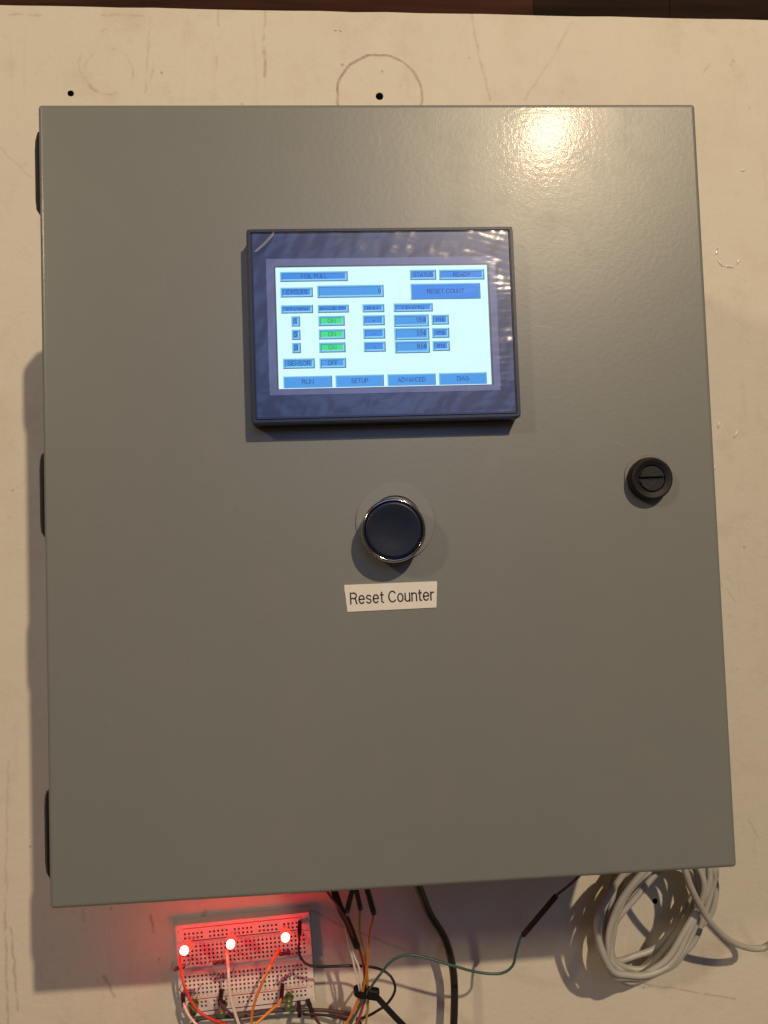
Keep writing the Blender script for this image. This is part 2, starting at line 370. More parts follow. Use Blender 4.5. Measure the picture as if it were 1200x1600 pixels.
# dried glue beads on the board
M_GLUE = plain('dried_clear_glue', (0.80, 0.76, 0.66), 0.10, spec=1.0, var=0.1, coat=1.0)
for i, (u, v, a, l_, w_) in enumerate([(1123, 664, 70, 2.6, 1.2), (1150, 678, 55, 3.4, 1.2), (1116, 731, 80, 1.6, 1.0), (1120, 395, 60, 1.6, .9), (1126, 412, -50, 3.2, .9), (1140, 417, -10, 3.4, .8), (1154, 408, 50, 3.0, .8), (1121, 388, 80, .8, .7), (524, 47, 0, 1.1, .8), (532, 48, 0, 1.0, .7), (1161, 266, 30, 1.8, 1.1)]):
    c = at(u, v); bm = bmesh.new(); bmesh.ops.create_uvsphere(bm, u_segments=12, v_segments=8, radius=1)
    ca, sa = math.cos(math.radians(a)), math.sin(math.radians(a))
    for q in bm.verts:
        x, y, z = q.co.x * l_ * .001, q.co.y * 0.0007, q.co.z * w_ * .001
        x += 0.0003 * math.sin(q.co.z * 3 + i); q.co = Vector((c.x + x * ca - z * sa, c.y + y, c.z + x * sa + z * ca))
    obj('glue_bead', bm, M_GLUE, BOARD, smooth=True)

def wood_material(name, dark, light):
    mt, nt, p = new_mat(name); L = nt.links.new
    tc = N(nt, 'ShaderNodeTexCoord'); mp = N(nt, 'ShaderNodeMapping'); mp.inputs['Scale'].default_value = (5, 9, 60); L(tc.outputs['Object'], mp.inputs[0])
    n = N(nt, 'ShaderNodeTexNoise'); n.inputs['Scale'].default_value = 2.2; n.inputs['Detail'].default_value = 7; L(mp.outputs[0], n.inputs['Vector'])
    cr = N(nt, 'ShaderNodeValToRGB'); cr.color_ramp.elements[0].position = .35; cr.color_ramp.elements[1].position = .7
    cr.color_ramp.elements[0].color = (*dark, 1); cr.color_ramp.elements[1].color = (*light, 1)
    L(n.outputs['Fac'], cr.inputs[0]); L(cr.outputs[0], p.inputs['Base Color']); p.inputs['Roughness'].default_value = 0.8; p.inputs['Specular IOR Level'].default_value = 0.1
    return mt
wall = tag(empty('timber_wall', (0, 0.26, 0.3)), kind='structure')
wm = [wood_material('stained_plank', (0.030, 0.012, 0.008), (0.062, 0.025, 0.016)), wood_material('darker_plank', (0.010, 0.006, 0.005), (0.026, 0.014, 0.010))]
xs = [-0.62, -0.30, 0.139, 0.246, 0.44, 0.70]
for i, (a, b) in enumerate(zip(xs, xs[1:])):
    obj('plank', box_bm(a + .0001, b - .0001, 0.215, 0.24, -0.6, 0.62, 0.0004, 1), wm[0 if i < 2 else 1], wall)

# ================================================================== the control cabinet
def door_material():
    mt, nt, p = new_mat('grey_powder_coat'); L = nt.links.new
    tc = N(nt, 'ShaderNodeNewGeometry')
    def noise(s, d=3, stretch=None):
        n = N(nt, 'ShaderNodeTexNoise'); n.inputs['Scale'].default_value = s; n.inputs['Detail'].default_value = d
        if stretch: mp = N(nt, 'ShaderNodeMapping'); mp.inputs['Scale'].default_value = stretch; L(tc.outputs['Position'], mp.inputs[0]); L(mp.outputs[0], n.inputs['Vector'])
        else: L(tc.outputs['Position'], n.inputs['Vector'])
        return n.outputs['Fac']
    def rng(src, a, b, c, d):
        r = N(nt, 'ShaderNodeMapRange'); L(src, r.inputs['Value'])
        for k, v in zip(('From Min', 'From Max', 'To Min', 'To Max'), (a, b, c, d)): r.inputs[k].default_value = v
        return r.outputs[0]
    def mix(fac, a, b):
        n = N(nt, 'ShaderNodeMix', data_type='RGBA'); L(fac, n.inputs['Factor'])
        for q, x in (('A', a), ('B', b)):
            if isinstance(x, tuple): n.inputs[q].default_value = (*x, 1)
            else: L(x, n.inputs[q])
        return n.outputs['Result']
    c = mix(noise(5, 6), (0.172, 0.186, 0.182), (0.207, 0.223, 0.219))
    c = mix(rng(noise(34, 6), .56, .80, 0, .12), c, (0.255, 0.26, 0.25))                       # dusty hand marks
    c = mix(rng(noise(300, 3), .68, .80, 0, .35), c, (0.13, 0.135, 0.13))                      # specks
    # a few hairline scratches
    prev = None; wn = N(nt, 'ShaderNodeVectorMath'); wn.operation = 'MULTIPLY'; wn.inputs[1].default_value = (1, 0, 1); L(tc.outputs['Position'], wn.inputs[0])
    for a, b, w, k in (((593, 205), (594, 240), .0005, .25), ((445, 515), (462, 517), .0004, .4), ((835, 508), (862, 512), .0004, .4), ((170, 1120), (174, 1134), .0005, .10), ((930, 1010), (937, 1020), .0005, .10), ((960, 690), (975, 696), .0006, .12), ((255, 430), (258, 448), .0004, .14)):
        g = N(nt, 'ShaderNodeGroup'); g.node_tree = SEG; L(wn.outputs[0], g.inputs['P']); pa, pb = at(*a, y=0), at(*b, y=0)
        g.inputs['A'].default_value = (pa.x, 0, pa.z); g.inputs['B'].default_value = (pb.x, 0, pb.z); g.inputs['W'].default_value = w; g.inputs['K'].default_value = k
        if prev is not None: L(prev, g.inputs['Prev'])
        prev = g.outputs[0]
    c = mix(prev, c, (0.42, 0.42, 0.40))
    L(c, p.inputs['Base Color'])
    ra = N(nt, 'ShaderNodeMath'); ra.operation = 'ADD'; L(rng(noise(16, 5), .3, .7, 0.37, .40), ra.inputs[0]); L(rng(noise(70, 5), .5, .75, 0, .03), ra.inputs[1])
    L(ra.outputs[0], p.inputs['Roughness']); p.inputs['Specular IOR Level'].default_value = 0.62
    p.inputs['Coat Weight'].default_value = 0.06; p.inputs['Coat Roughness'].default_value = 0.10
    b = N(nt, 'ShaderNodeBump'); b.inputs['Strength'].default_value = 0.16; b.inputs['Distance'].default_value = 0.00025
    b2 = N(nt, 'ShaderNodeBump'); b2.inputs['Strength'].default_value = 0.22; b2.inputs['Distance'].default_value = 0.0001
    L(noise(430, 2), b.inputs['Height']); L(noise(1500, 2), b2.inputs['Height']); L(b.outputs['Normal'], b2.inputs['Normal'])
    L(b2.outputs['Normal'], p.inputs['Normal']); L(b2.outputs['Normal'], p.inputs['Coat Normal'])
    return mt
M_DOOR = door_material()
M_BLACK = plain('black_plastic', (0.008, 0.008, 0.010), 0.55, spec=0.3, bump=0.15)
M_RUBBER = plain('black_rubber', (0.02, 0.02, 0.02), 0.7)
HW, HH = 0.1524, 0.1778
cab = tag(empty('control_cabinet', (0, WALL_Y, -HH)), 'grey powder coated steel control cabinet mounted on the cream board', 'cabinet')
front = lambda e: all(v.co.y < -0.0 + 1e-6 for v in e.verts)
bm = bmesh.new()
def pan(bm, hw, hh, y0, y1, r, seg=5):
    """a folded sheet door: flat front, bent edges of radius r, flanges running back"""
    rings = []
    cr = 0.0016
    for k in range(seg + 1):
        a = k / seg * PI / 2; ins = r * (1 - math.sin(a)); y = y0 + r * (1 - math.cos(a))
        rings.append((ins, y))
    rings.append((0, y1)); rings.append((0.0016, y1)); rings.append((0.0016, y0 + 0.004))
    prev = None
    for ins, y in rings:
        cc = []
        for sx, sz in ((1, 1), (-1, 1), (-1, -1), (1, -1)):
            for k in range(3):
                a0 = {(1, 1): 0, (-1, 1): PI / 2, (-1, -1): PI, (1, -1): 1.5 * PI}[(sx, sz)] + k * PI / 4
                cc.append(bm.verts.new((sx * (hw - cr) + (cr - ins) * math.cos(a0) * (1 if cr > ins else 1), y, sz * (hh - cr) + (cr - ins) * math.sin(a0))) if ins < cr else
                          bm.verts.new((sx * (hw - ins), y, sz * (hh - ins))))
        if prev is None: bm.faces.new(cc)
        else:
            for i in range(12): bm.faces.new((prev[i], prev[(i + 1) % 12], cc[(i + 1) % 12], cc[i]))
        prev = cc
    bm.faces.new(prev)
    bmesh.ops.remove_doubles(bm, verts=bm.verts, dist=1e-6)
    bmesh.ops.recalc_face_normals(bm, faces=bm.faces)
pan(bm, HW + .0009, HH + .0011, 0.0, 0.016, 0.0021)
door = obj('door', bm, M_DOOR, cab)
obj('body', box_bm(-HW + .0035, HW - .0035, 0.0185, WALL_Y - 0.0005, -HH + .0035, HH - .0035, 0.0015, 2), M_DOOR, cab)
obj('gasket', box_bm(-HW + .008, HW - .008, 0.0155, 0.019, -HH + .008, HH - .008), M_RUBBER, cab)
def hinge_bm(zc):
    # long tapered black knuckle with rounded ends, standing proud of the left side
    prof = [(-.0195, .55), (-.0190, .72), (-.0165, .94), (-.012, 1.0), (0, 1.0), (.012, 1.0), (.0165, .96), (.0192, .86), (.0197, .7)]
    bm = bmesh.new(); prev = None
    for dz, k in prof:
        w = 0.0068 * k; x0 = -HW - .0002
        sec = [(x0 + .006, 0.010), (x0 - w * .75, 0.010), (x0 - w, 0.0125), (x0 - w, 0.027), (x0 - w * .8, 0.031), (x0 + .006, 0.031)]
        ring = [bm.verts.new((x, y, zc + dz)) for x, y in sec]
        if prev is None: bm.faces.new(ring)
        else:
            for i in range(6): bm.faces.new((prev[i], prev[(i + 1) % 6], ring[(i + 1) % 6], ring[i]))
        prev = ring
    bm.faces.new(prev); bmesh.ops.recalc_face_normals(bm, faces=bm.faces); return bm
for zc in (0.1520, 0.0015, -0.1510):
    h = obj('hinge', hinge_bm(zc), M_BLACK, cab)
    obj('hinge_pin', lathe_bm([(0.0017, 0), (0.0017, 0.0406)], 12, (-HW - 0.0034, 0.0205, zc - .0203), (0, 0, 1), True), M_BLACK, h)
# quarter-turn latch
lx, lz = 0.1203, -0.0004
latch = obj('latch', lathe_bm([(0.0098, 0), (0.0099, 0.0048), (0.0095, 0.0060), (0.0088, 0.0064), (0.0082, 0.0063), (0.0068, 0.0058), (0.0063, 0.0056), (0.0060, 0.0046), (0, 0.0046)], 48, (lx, 0, lz)), M_BLACK, cab, smooth=False)
obj('latch_washer', lathe_bm([(0.0112, 0), (0.0112, 0.0004), (0.0108, 0.0006), (0.0090, 0.0006)], 48, (lx + .0004, -.0002, lz + .0012), cap1=False), plain('latch_washer_grey', (0.185, 0.18, 0.165), 0.5), cab)
core = bmesh.new()
for s in (-1, 1):
    vs = []
    n = 20; r = 0.0057; g = 0.00085
    a0 = math.asin(g / r)
    arc = [(r * math.cos(a), r * math.sin(a)) for a in [a0 + (PI - 2 * a0) * i / n for i in range(n + 1)]]
    lo = [core.verts.new((lx + x, -0.0044, lz + s * z)) for x, z in arc]; hi = [core.verts.new((lx + x, -0.0061, lz + s * z)) for x, z in arc]
    core.faces.new(lo); core.faces.new(hi)
    for i in range(len(lo)): core.faces.new((lo[i], lo[(i + 1) % len(lo)], hi[(i + 1) % len(lo)], hi[i]))
bmesh.ops.recalc_face_normals(core, faces=core.faces)
bmesh.ops.bevel(core, geom=[e for e in core.edges if all(v.co.y < -0.0060 for v in e.verts)], offset=0.00025, segments=2, affect='EDGES')
obj('slotted_core', core, plain('latch_core', (0.012, 0.012, 0.015), 0.5, spec=.35, bump=0.2), latch)
# small paint chips
M_CHIP = plain('bare_chip', (0.5, 0.48, 0.44), 0.4)
for u, v, r in ((1056.5, 173.5, 0.0005),):
    c = at(u, v, y=0); obj('paint_chip', lathe_bm([(r, 0), (r * .6, 0.00015)], 7, (c.x, -.00002, c.z)), M_CHIP if v < 300 else M_BLACK, cab)

# ================================================================== touchscreen panel
PY = -0.0107                                     # its front face
hm = tag(empty('touchscreen_panel', (0, 0, 0.072)), 'dark touchscreen panel with glowing status page set in the cabinet door', 'touchscreen')
M_BEZ = plain('bloom_tinted_bezel', (0.009, 0.018, 0.058), 0.45, bump=0.1)  # dark plastic with the screen's blue bloom painted into its colour
bx0, bx1, bz0, bz1 = -0.0599, 0.0600, 0.0282, 0.1157
cor = lambda e: abs(e.verts[0].co.y - e.verts[1].co.y) > 1e-4
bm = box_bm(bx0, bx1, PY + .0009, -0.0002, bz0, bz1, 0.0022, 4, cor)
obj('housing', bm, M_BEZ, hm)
def frame_bm(x0, x1, z0, z1, w, y0, y1):
    bm = bmesh.new()
    o_ = [(x0, z0), (x1, z0), (x1, z1), (x0, z1)]; i_ = [(x0 + w, z0 + w), (x1 - w, z0 + w), (x1 - w, z1 - w), (x0 + w, z1 - w)]
    q = [[bm.verts.new((x, y, z)) for x, z in r] for r, y in ((o_, y1), (o_, y0), (i_, y0), (i_, y1))]
    for a, b in zip(q, q[1:] + q[:1]):
        for i in range(4): bm.faces.new((a[i], a[(i + 1) % 4], b[(i + 1) % 4], b[i]))
    bmesh.ops.recalc_face_normals(bm, faces=bm.faces); return bm
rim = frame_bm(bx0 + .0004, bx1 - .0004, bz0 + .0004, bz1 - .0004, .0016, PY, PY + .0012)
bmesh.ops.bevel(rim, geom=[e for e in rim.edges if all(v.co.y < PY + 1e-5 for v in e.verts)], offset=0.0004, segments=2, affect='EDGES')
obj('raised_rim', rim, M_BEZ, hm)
obj('front_overlay', box_bm(bx0 + .0024, bx1 - .0024, PY + .0004, PY + .0012, bz0 + .0024, bz1 - .0024), plain('overlay_painted_bloom', (0.013, 0.038, 0.185), 0.36, var=.06), hm)  # blue glow spilling from the screen is put into this base colour
obj('screen_border', box_bm(-0.0515, 0.0512, PY + .0002, PY + .0006, 0.0409, 0.1019), plain('border_painted_bloom', (0.12, 0.17, 0.50), 0.4, var=.06), hm)  # grey border, its strong blue is painted screen bloom
SX0, SX1, SZ0, SZ1 = -0.0474, 0.0472, 0.0436, 0.0979
M_SCR = emit('screen_white', (0.72, 1.02, 1.06), 1.0)
obj('display_edge', box_bm(SX0 - .0006, SX1 + .0010, PY + .0001, PY + .0005, SZ0 - .0002, SZ1 + .0008), plain('display_edge_teal', (0.03, 0.075, 0.12), .4), hm)
scr = obj('screen', box_bm(SX0, SX1, PY, PY + .0004, SZ0, SZ1), M_SCR, hm)
M_T = [emit('tile_shadow_edge', (0.010, 0.055, 0.17)), emit('tile_rim', (0.17, 0.52, 0.80)), emit('tile_inner_line', (0.33, 0.74, 0.95)), emit('tile_face_blue', (0.060, 0.265, 0.80)), emit('tile_face_green', (0.055, 0.76, 0.20)), emit('tile_dark_line', (0.03, 0.13, 0.36)), emit('tile_face_sky', (0.075, 0.33, 0.80))]
M_TXT = emit('screen_lettering', (0.012, 0.048, 0.235)); M_TXT2 = emit('screen_lettering_field', (0.008, 0.035, 0.22)); M_TXT3 = emit('screen_lettering_green', (0.012, 0.20, 0.10))
def tile(txt, x0, z0, x1, z1, style, tw, th, dz=0.0, clip=False, align=0):
    """style f = framed label, g = framed green, n = framed number field, b = plain key; millimetres"""
    x0, z0, x1, z1 = (k / 1000 for k in (x0, z0, x1, z1))
    bm = bmesh.new()
    def quad(a, b, c, d, lay, mi):
        y = PY - 0.00004 - lay * 0.00003
        f = bm.faces.new([bm.verts.new(p) for p in ((a, y, b), (c, y, b), (c, y, d), (a, y, d))]); f.material_index = mi
    e = 0.00032
    quad(x0, z0, x1, z1, 0, 0)
    face = 4 if style == 'g' else (6 if (z0 < 0.0565 or style == 'n') else 3)
    if style == 'b':
        quad(x0, z0 + e * (1 if z0 > .05 else .2), x1 - e, z1, 1, 1); quad(x0 + .0005, z0 + e * (1.2 if z0 > .05 else .2), x1 - e * 1.6, z1 - .0005, 2, face); ins = .0005
    else:
        ins = 0.00095
        quad(x0, z0 + e, x1 - e, z1, 1, 1)
        quad(x0 + ins - .0003, z0 + ins - .0002, x1 - ins + .0001, z1 - ins + .0003, 2, 5)
        quad(x0 + ins, z0 + ins - .0002, x1 - ins + .0001, z1 - ins, 3, 2)
        quad(x0 + ins, z0 + ins + .0001, x1 - ins - .0002, z1 - ins, 4, face)
    o = obj('screen_tile', bm, M_T, hm)
    cx = (x0 + x1) / 2 + (0 if not align else (x1 - x0) / 2 - ins - tw / 2000 - .0003)
    me = text_mesh(txt, cx, (z0 + z1) / 2 + dz / 1000, tw / 1000, th / 1000, PY - .0003, clip=(z0 + ins + .0001) if clip else None)
    obj('lettering', me, M_TXT3 if style == 'g' else (M_TXT2 if style == 'n' else M_TXT), o)
    if style == 'n' and len(txt) == 3:            # the centre mark of the zero
        w = tw / 1000 / 3
        obj('zero_mark', box_bm(cx + w * .9, cx + w * 1.12, PY - .00031, PY - .0003, (z0 + z1) / 2 + dz / 1000 - .0006, (z0 + z1) / 2 + dz / 1000 + .0006), M_TXT2, o)
TILES = [('FOIL PULL', -45.4, 91.4, -15.5, 95.9, 'f', 11.5, 1.9, 0, 0, 0), ('CYCLES', -45.4, 84.4, -31.2, 88.8, 'f', 9.3, 2.0, 0, 0, 0),
    ('0', -29.2, 83.9, 0.3, 89.5, 'n', 1.2, 2.1, 0, 0, 1), ('STATION', -45.4, 77.2, -31.3, 80.9, 'f', 9.6, 2.1, -.55, 1, 0),
    ('ENABLED', -29.2, 77.2, -15.5, 80.8, 'f', 11.2, 2.1, -.55, 1, 0), ('PULL', -9.4, 77.1, 0.3, 80.8, 'f', 5.6, 2.1, -.5, 1, 0),
    ('LENGTH', 4.5, 77.0, 22.0, 80.9, 'f', 9.7, 2.1, -.6, 1, 0), ('STATUS', 12.3, 91.4, 24.1, 96.0, 'f', 8.7, 2.0, 0, 0, 0),
    ('READY', 25.4, 91.2, 45.9, 95.9, 'f', 7.8, 2.0, 0, 0, 0), ('RESET COUNT', 12.4, 82.5, 43.8, 89.7, 'b', 16.8, 2.1, 0, 0, 0),
    ('SENSOR', -45.2, 52.5, -31.3, 57.0, 'f', 10.2, 2.1, 0, 0, 0), ('OFF', -29.2, 52.4, -17.5, 56.9, 'f', 4.4, 2.1, 0, 0, 0),
    ('RUN', -45.3, 43.9, -23.9, 49.1, 'b', 5.2, 2.1, 0, 0, 0), ('SETUP', -22.4, 43.9, -1.0, 49.1, 'b', 7.6, 2.1, 0, 0, 0),
    ('ADVANCED', 0.6, 43.9, 22.1, 49.1, 'b', 12.4, 2.1, 0, 0, 0), ('DIAG', 23.6, 43.9, 45.0, 49.1, 'b', 5.4, 2.1, 0, 0, 0)]
for k, zz in enumerate((71.3, 65.3, 59.4)):
    TILES += [(str(k + 1), -41.0, zz, -37.2, zz + 4.6, 'f', (0.8, 1.4, 1.4)[k], 2.5, 0, 0, 0), ('ON', -29.1, zz, -17.5, zz + 4.5, 'g', 3.5, 2.0, 0, 0, 0),
              ('-', -9.4, zz - .1, 0.3, zz + 4.5, 'f', 0.9, 2.0, 0, 0, 0), (('150', '550', '850')[k], 4.4, zz - 1.0, 20.0, zz + 4.5, 'n', 4.5, 2.2, .3, 0, 1), ('ms', 21.3, zz - .3, 29.0, zz + 4.2, 'f', 3.6, 2.1, .2, 0, 0)]
for tdef in TILES: tile(*tdef)

# the wrinkled protective film still stuck over the front, its top-left corner lifted and folded
def film():
    nx, nz = 150, 120
    x0, x1, z0, z1 = bx0 + .0030, bx1 - .0028, bz0 + .0030, bz1 - .0026
    bm = bmesh.new(); V = {}
    def hgt(x, z):
        e = max(0, min(1, (abs(x) - .046) / .006)) + max(0, min(1, (z - .0985) / .005)) + max(0, min(1, (.0430 - z) / .005))
        a, b = x * .82 + z * .57, z * .82 - x * .57; c_, d_ = x * .94 - z * .34, z * .94 + x * .34
        s = min(1, e) * (0.00036 * mnoise.fractal(Vector((a * 55, b * 95, 1.3)), 1.0, 2.0, 3) + 0.00022 * mnoise.fractal(Vector((c_ * 170, d_ * 60, 7.7)), 1.0, 2.0, 2) + 0.00004 * math.sin(z * 1900 + 9 * mnoise.noise(Vector((x * 40, z * 60, 2)))) * max(0, min(1, (x - .03) / .02)))
        return s
    for i in range(nx + 1):
        for j in range(nz + 1):
            x = x0 + (x1 - x0) * i / nx; z = z0 + (z1 - z0) * j / nz
            # the corner is bent up along a diagonal crease
            d = -1
            y = PY - 0.0011 - hgt(x, z)
            if d > 0: y -= 0.006 * d; x += .006 * d; z -= .006 * d
            V[i, j] = bm.verts.new((x, y, z))
    for i in range(nx):
        for j in range(nz): bm.faces.new((V[i, j], V[i + 1, j], V[i + 1, j + 1], V[i, j + 1]))
    mt, nt, p = new_mat('bloom_tinted_clear_film'); L = nt.links.new
    nt.nodes.remove(p)
    geo = N(nt, 'ShaderNodeNewGeometry'); mp = N(nt, 'ShaderNodeMapping'); mp.inputs['Scale'].default_value = (48, 1, 120); L(geo.outputs['Position'], mp.inputs[0])
    n1 = N(nt, 'ShaderNodeTexNoise'); n1.inputs['Scale'].default_value = 1; n1.inputs['Detail'].default_value = 3; n1.inputs['Distortion'].default_value = .6; L(mp.outputs[0], n1.inputs['Vector'])
    bp = N(nt, 'ShaderNodeBump'); bp.inputs['Strength'].default_value = 1.0; bp.inputs['Distance'].default_value = 0.00022; L(n1.outputs['Fac'], bp.inputs['Height'])
    gl = N(nt, 'ShaderNodeBsdfGlossy'); gl.inputs['Roughness'].default_value = 0.20; gl.inputs['Color'].default_value = (.9, .92, 1, 1); L(bp.outputs[0], gl.inputs['Normal'])
    df = N(nt, 'ShaderNodeBsdfDiffuse'); df.inputs['Color'].default_value = (0.45, 0.5, 0.62, 1)  # bluish diffuse and translucent tints paint screen bloom into the clear film
    tl = N(nt, 'ShaderNodeBsdfTranslucent'); tl.inputs['Color'].default_value = (0.5, 0.6, 0.9, 1)
    tr = N(nt, 'ShaderNodeBsdfTransparent')
    ms = N(nt, 'ShaderNodeMixShader'); ms.inputs[0].default_value = 0.5; L(df.outputs[0], ms.inputs[1]); L(tl.outputs[0], ms.inputs[2])
    mq = N(nt, 'ShaderNodeMapping'); mq.inputs['Scale'].default_value = (150, 1, 38); mq.inputs['Rotation'].default_value = (0, 0.35, 0); L(geo.outputs['Position'], mq.inputs[0])
    n3 = N(nt, 'ShaderNodeTexNoise'); n3.inputs['Scale'].default_value = 1; n3.inputs['Detail'].default_value = 5; L(mq.outputs[0], n3.inputs['Vector'])
    mr = N(nt, 'ShaderNodeMapRange'); mr.inputs['From Min'].default_value = .58; mr.inputs['From Max'].default_value = .82; mr.inputs['To Min'].default_value = .045; mr.inputs['To Max'].default_value = .15; L(n3.outputs['Fac'], mr.inputs['Value'])
    m1 = N(nt, 'ShaderNodeMixShader'); L(mr.outputs[0], m1.inputs[0]); L(tr.outputs[0], m1.inputs[1]); L(ms.outputs[0], m1.inputs[2])
    m2 = N(nt, 'ShaderNodeMixShader'); m2.inputs[0].default_value = 0.026; L(m1.outputs[0], m2.inputs[1]); L(gl.outputs[0], m2.inputs[2])
    L(m2.outputs[0], nt.nodes['Material Output'].inputs['Surface'])
    o = obj('protective_film', bm, mt, hm, smooth=True)
    o['label'] = 'wrinkled clear protective film with a folded corner'
    fm, nt, p = new_mat('creased_film_fold'); L = nt.links.new
    p.inputs['Base Color'].default_value = (.62, .64, .70, 1); p.inputs['Roughness'].default_value = .2; p.inputs['Alpha'].default_value = .34
    bm = bmesh.new()
    v = [bm.verts.new(at(*q, y=PY - yy)) for q, yy in (((428.5, 361), .0016), ((427.5, 368), .0028), ((414, 383), .0032), ((401, 393.5), .0024), ((396.5, 393.5), .0016), ((412, 379), .0016))]
    bm.faces.new((v[0], v[5], v[2], v[1])); bm.faces.new((v[5], v[4], v[3], v[2]))
    obj('film_fold', bm, fm, o)
film()

# ================================================================== reset push button and its sticker
bxc, bzc = 0.0008, -0.0201
pb = tag(empty('push_button', (bxc, 0, bzc)), 'round dark push button with chrome ring below the touchscreen', 'push button')
obj('washer', lathe_bm([(0.0180, 0.0), (0.0180, 0.0005), (0.0176, 0.0008), (0.0120, 0.0008)], 64, (bxc + .0018, -.0002, bzc + .0040), cap1=False), plain('washer_grey', (0.218, 0.232, 0.238), 0.36, var=.06, bump=.15), pb)
obj('chrome_ring', lathe_bm([(0.0132, 0), (0.0132, 0.006), (0.0141, 0.0066), (0.0142, 0.0122), (0.0138, 0.0134), (0.0132, 0.0139), (0.0128, 0.0136), (0.0127, 0.0120)], 72, (bxc, 0, bzc), cap1=False), plain('chrome', (0.42, 0.42, 0.44), 0.12, metal=1.0, var=.03), pb, smooth=True)
obj('button_cap', lathe_bm([(0.0127, 0.010), (0.0126, 0.0126), (0.0122, 0.0133), (0.0112, 0.01328), (0.0070, 0.0128), (0.0035, 0.0126), (0, 0.01255)], 64, (bxc, 0, bzc), cap1=False), plain('bloom_tinted_button', (0.004, 0.0095, 0.028), 0.42, spec=.3, var=.12, bump=.10), pb, smooth=True)  # black cap, the navy is a bloom veil painted into the colour

st = tag(empty('printed_sticker', (0, -.0002, -.0497)), 'cream paper sticker reading Reset Counter beneath the push button', 'sticker')
edge = [(-21.5, -43.7), (20.6, -43.6), (19.8, -55.4), (-20.4, -55.8), (-20.6, -53.5), (-20.9, -51.0), (-21.05, -48.5), (-21.4, -46.5)]
bm = bmesh.new()
fr = [bm.verts.new((x / 1000, -.00042, z / 1000)) for x, z in edge]; bk = [bm.verts.new((x / 1000, -.00006, z / 1000)) for x, z in edge]
bm.faces.new(fr); bm.faces.new(bk)
for i in range(len(fr)): bm.faces.new((fr[i], fr[(i + 1) % len(fr)], bk[(i + 1) % len(fr)], bk[i]))
bmesh.ops.recalc_face_normals(bm, faces=bm.faces)
obj('paper', bm, plain('cream_label_paper', (0.76, 0.75, 0.72), 0.55, var=.04), st)
M_INK = plain('black_ink', (0.012, 0.012, 0.013), 0.5)
obj('lettering', text_mesh('Reset Counter', 0.0000, -0.0497, 0.0382, 0.0054, -.00050, rot=.012, stroke=.112), M_INK, st)

# ================================================================== breadboard (built flat, then hung on the wall)
BB = Matrix.Translation(at(381, 1509, 0.0)) @ Matrix.Rotation(math.radians(2.2), 4, 'Y').inverted()
BBC = Vector((-0.0894, WALL_Y, -0.2816))
BBM = Matrix.Translation(BBC) @ Matrix.Rotation(-math.radians(2.2), 4, 'Y')
BH = 0.0086
def bb(x, z, h=BH): return BBM @ Vector((x / 1000, -h, z / 1000))
bbd = tag(empty('breadboard', BBC), 'white solderless breadboard with three glowing red lamps below the cabinet', 'breadboard')
M_BB = plain('white_abs', (0.74, 0.72, 0.68), 0.45, var=.05)
M_PIT = plain('contact_hole_dark', (0.05, 0.045, 0.04), 0.6)
pit = 2.54; cols = [(i - 14.5) * pit for i in range(30)]
rows = [s * (3.81 + pit * k) for s in (1, -1) for k in range(5)]
rails = [22.0, 19.46, -19.46, -22.0]; rcols = [(j - 14) * pit for j in range(29) if j % 6 != 5]
def face_grid(x0, x1, z0, z1, xs, zs, hs=0.56):
    bm = bmesh.new()
    gx = [x0] + [q for c in sorted(xs) for q in (c - hs, c + hs)] + [x1]; gz = [z0] + [q for c in sorted(zs) for q in (c - hs, c + hs)] + [z1]
    V = {(i, j): bm.verts.new(bb(x, z)) for i, x in enumerate(gx) for j, z in enumerate(gz)}
    for i in range(len(gx) - 1):
        for j in range(len(gz) - 1):
            q = [V[i, j], V[i + 1, j], V[i + 1, j + 1], V[i, j + 1]]
            if i % 2 and j % 2:
                lo = [bm.verts.new(v.co + Vector((0, 0.003, 0))) for v in q]
                for k in range(4): f = bm.faces.new((q[k], q[(k + 1) % 4], lo[(k + 1) % 4], lo[k])); f.material_index = 1
                f = bm.faces.new(lo); f.material_index = 1
            else: bm.faces.new(q)
    # skirt
    B = [(x0, z0), (x1, z0), (x1, z1), (x0, z1)]
    t_ = [bm.verts.new(bb(x, z)) for x, z in B]; b_ = [bm.verts.new(bb(x, z, 0.0006)) for x, z in B]
    for k in range(4): bm.faces.new((t_[k], t_[(k + 1) % 4], b_[(k + 1) % 4], b_[k]))
    return bm
obj('terminal_strip', face_grid(-41.2, 41.2, 1.6, 16.4, cols, rows[:5]), [M_BB, M_PIT], bbd)
obj('terminal_strip', face_grid(-41.2, 41.2, -16.4, -1.6, cols, rows[5:]), [M_BB, M_PIT], bbd)
obj('power_rail', face_grid(-41.2, 41.2, 16.75, 27.6, rcols, rails[:2]), [M_BB, M_PIT], bbd)
obj('power_rail', face_grid(-41.2, 41.2, -27.6, -16.75, rcols, rails[2:]), [M_BB, M_PIT], bbd)
def bb_box(x0, x1, z0, z1, h0, h1):
    bm = box_bm(x0, x1, h0, h1, z0, z1)
    for v in bm.verts: v.co = bb(v.co.x, v.co.z, v.co.y)
    return bm
obj('centre_channel', bb_box(-41.2, 41.2, -1.6, 1.6, 0.0006, 0.0052), M_BB, bbd)
obj('adhesive_backing', bb_box(-41.0, 41.0, -27.4, 27.4, 0.0, 0.0007), plain('foam_tape', (0.6, 0.55, 0.42), .8), bbd)
M_RED = plain('red_print', (0.50, 0.03, 0.02), .5); M_BLU = plain('blue_print', (0.03, 0.05, 0.22), .5)
for z, mt in ((25.2, M_RED), (17.6, M_BLU), (-17.6, M_RED), (-25.2, M_BLU)):
    obj('rail_line', bb_box(-37, 37, z - .28, z + .28, BH + .00003, BH + .00006), mt, bbd)
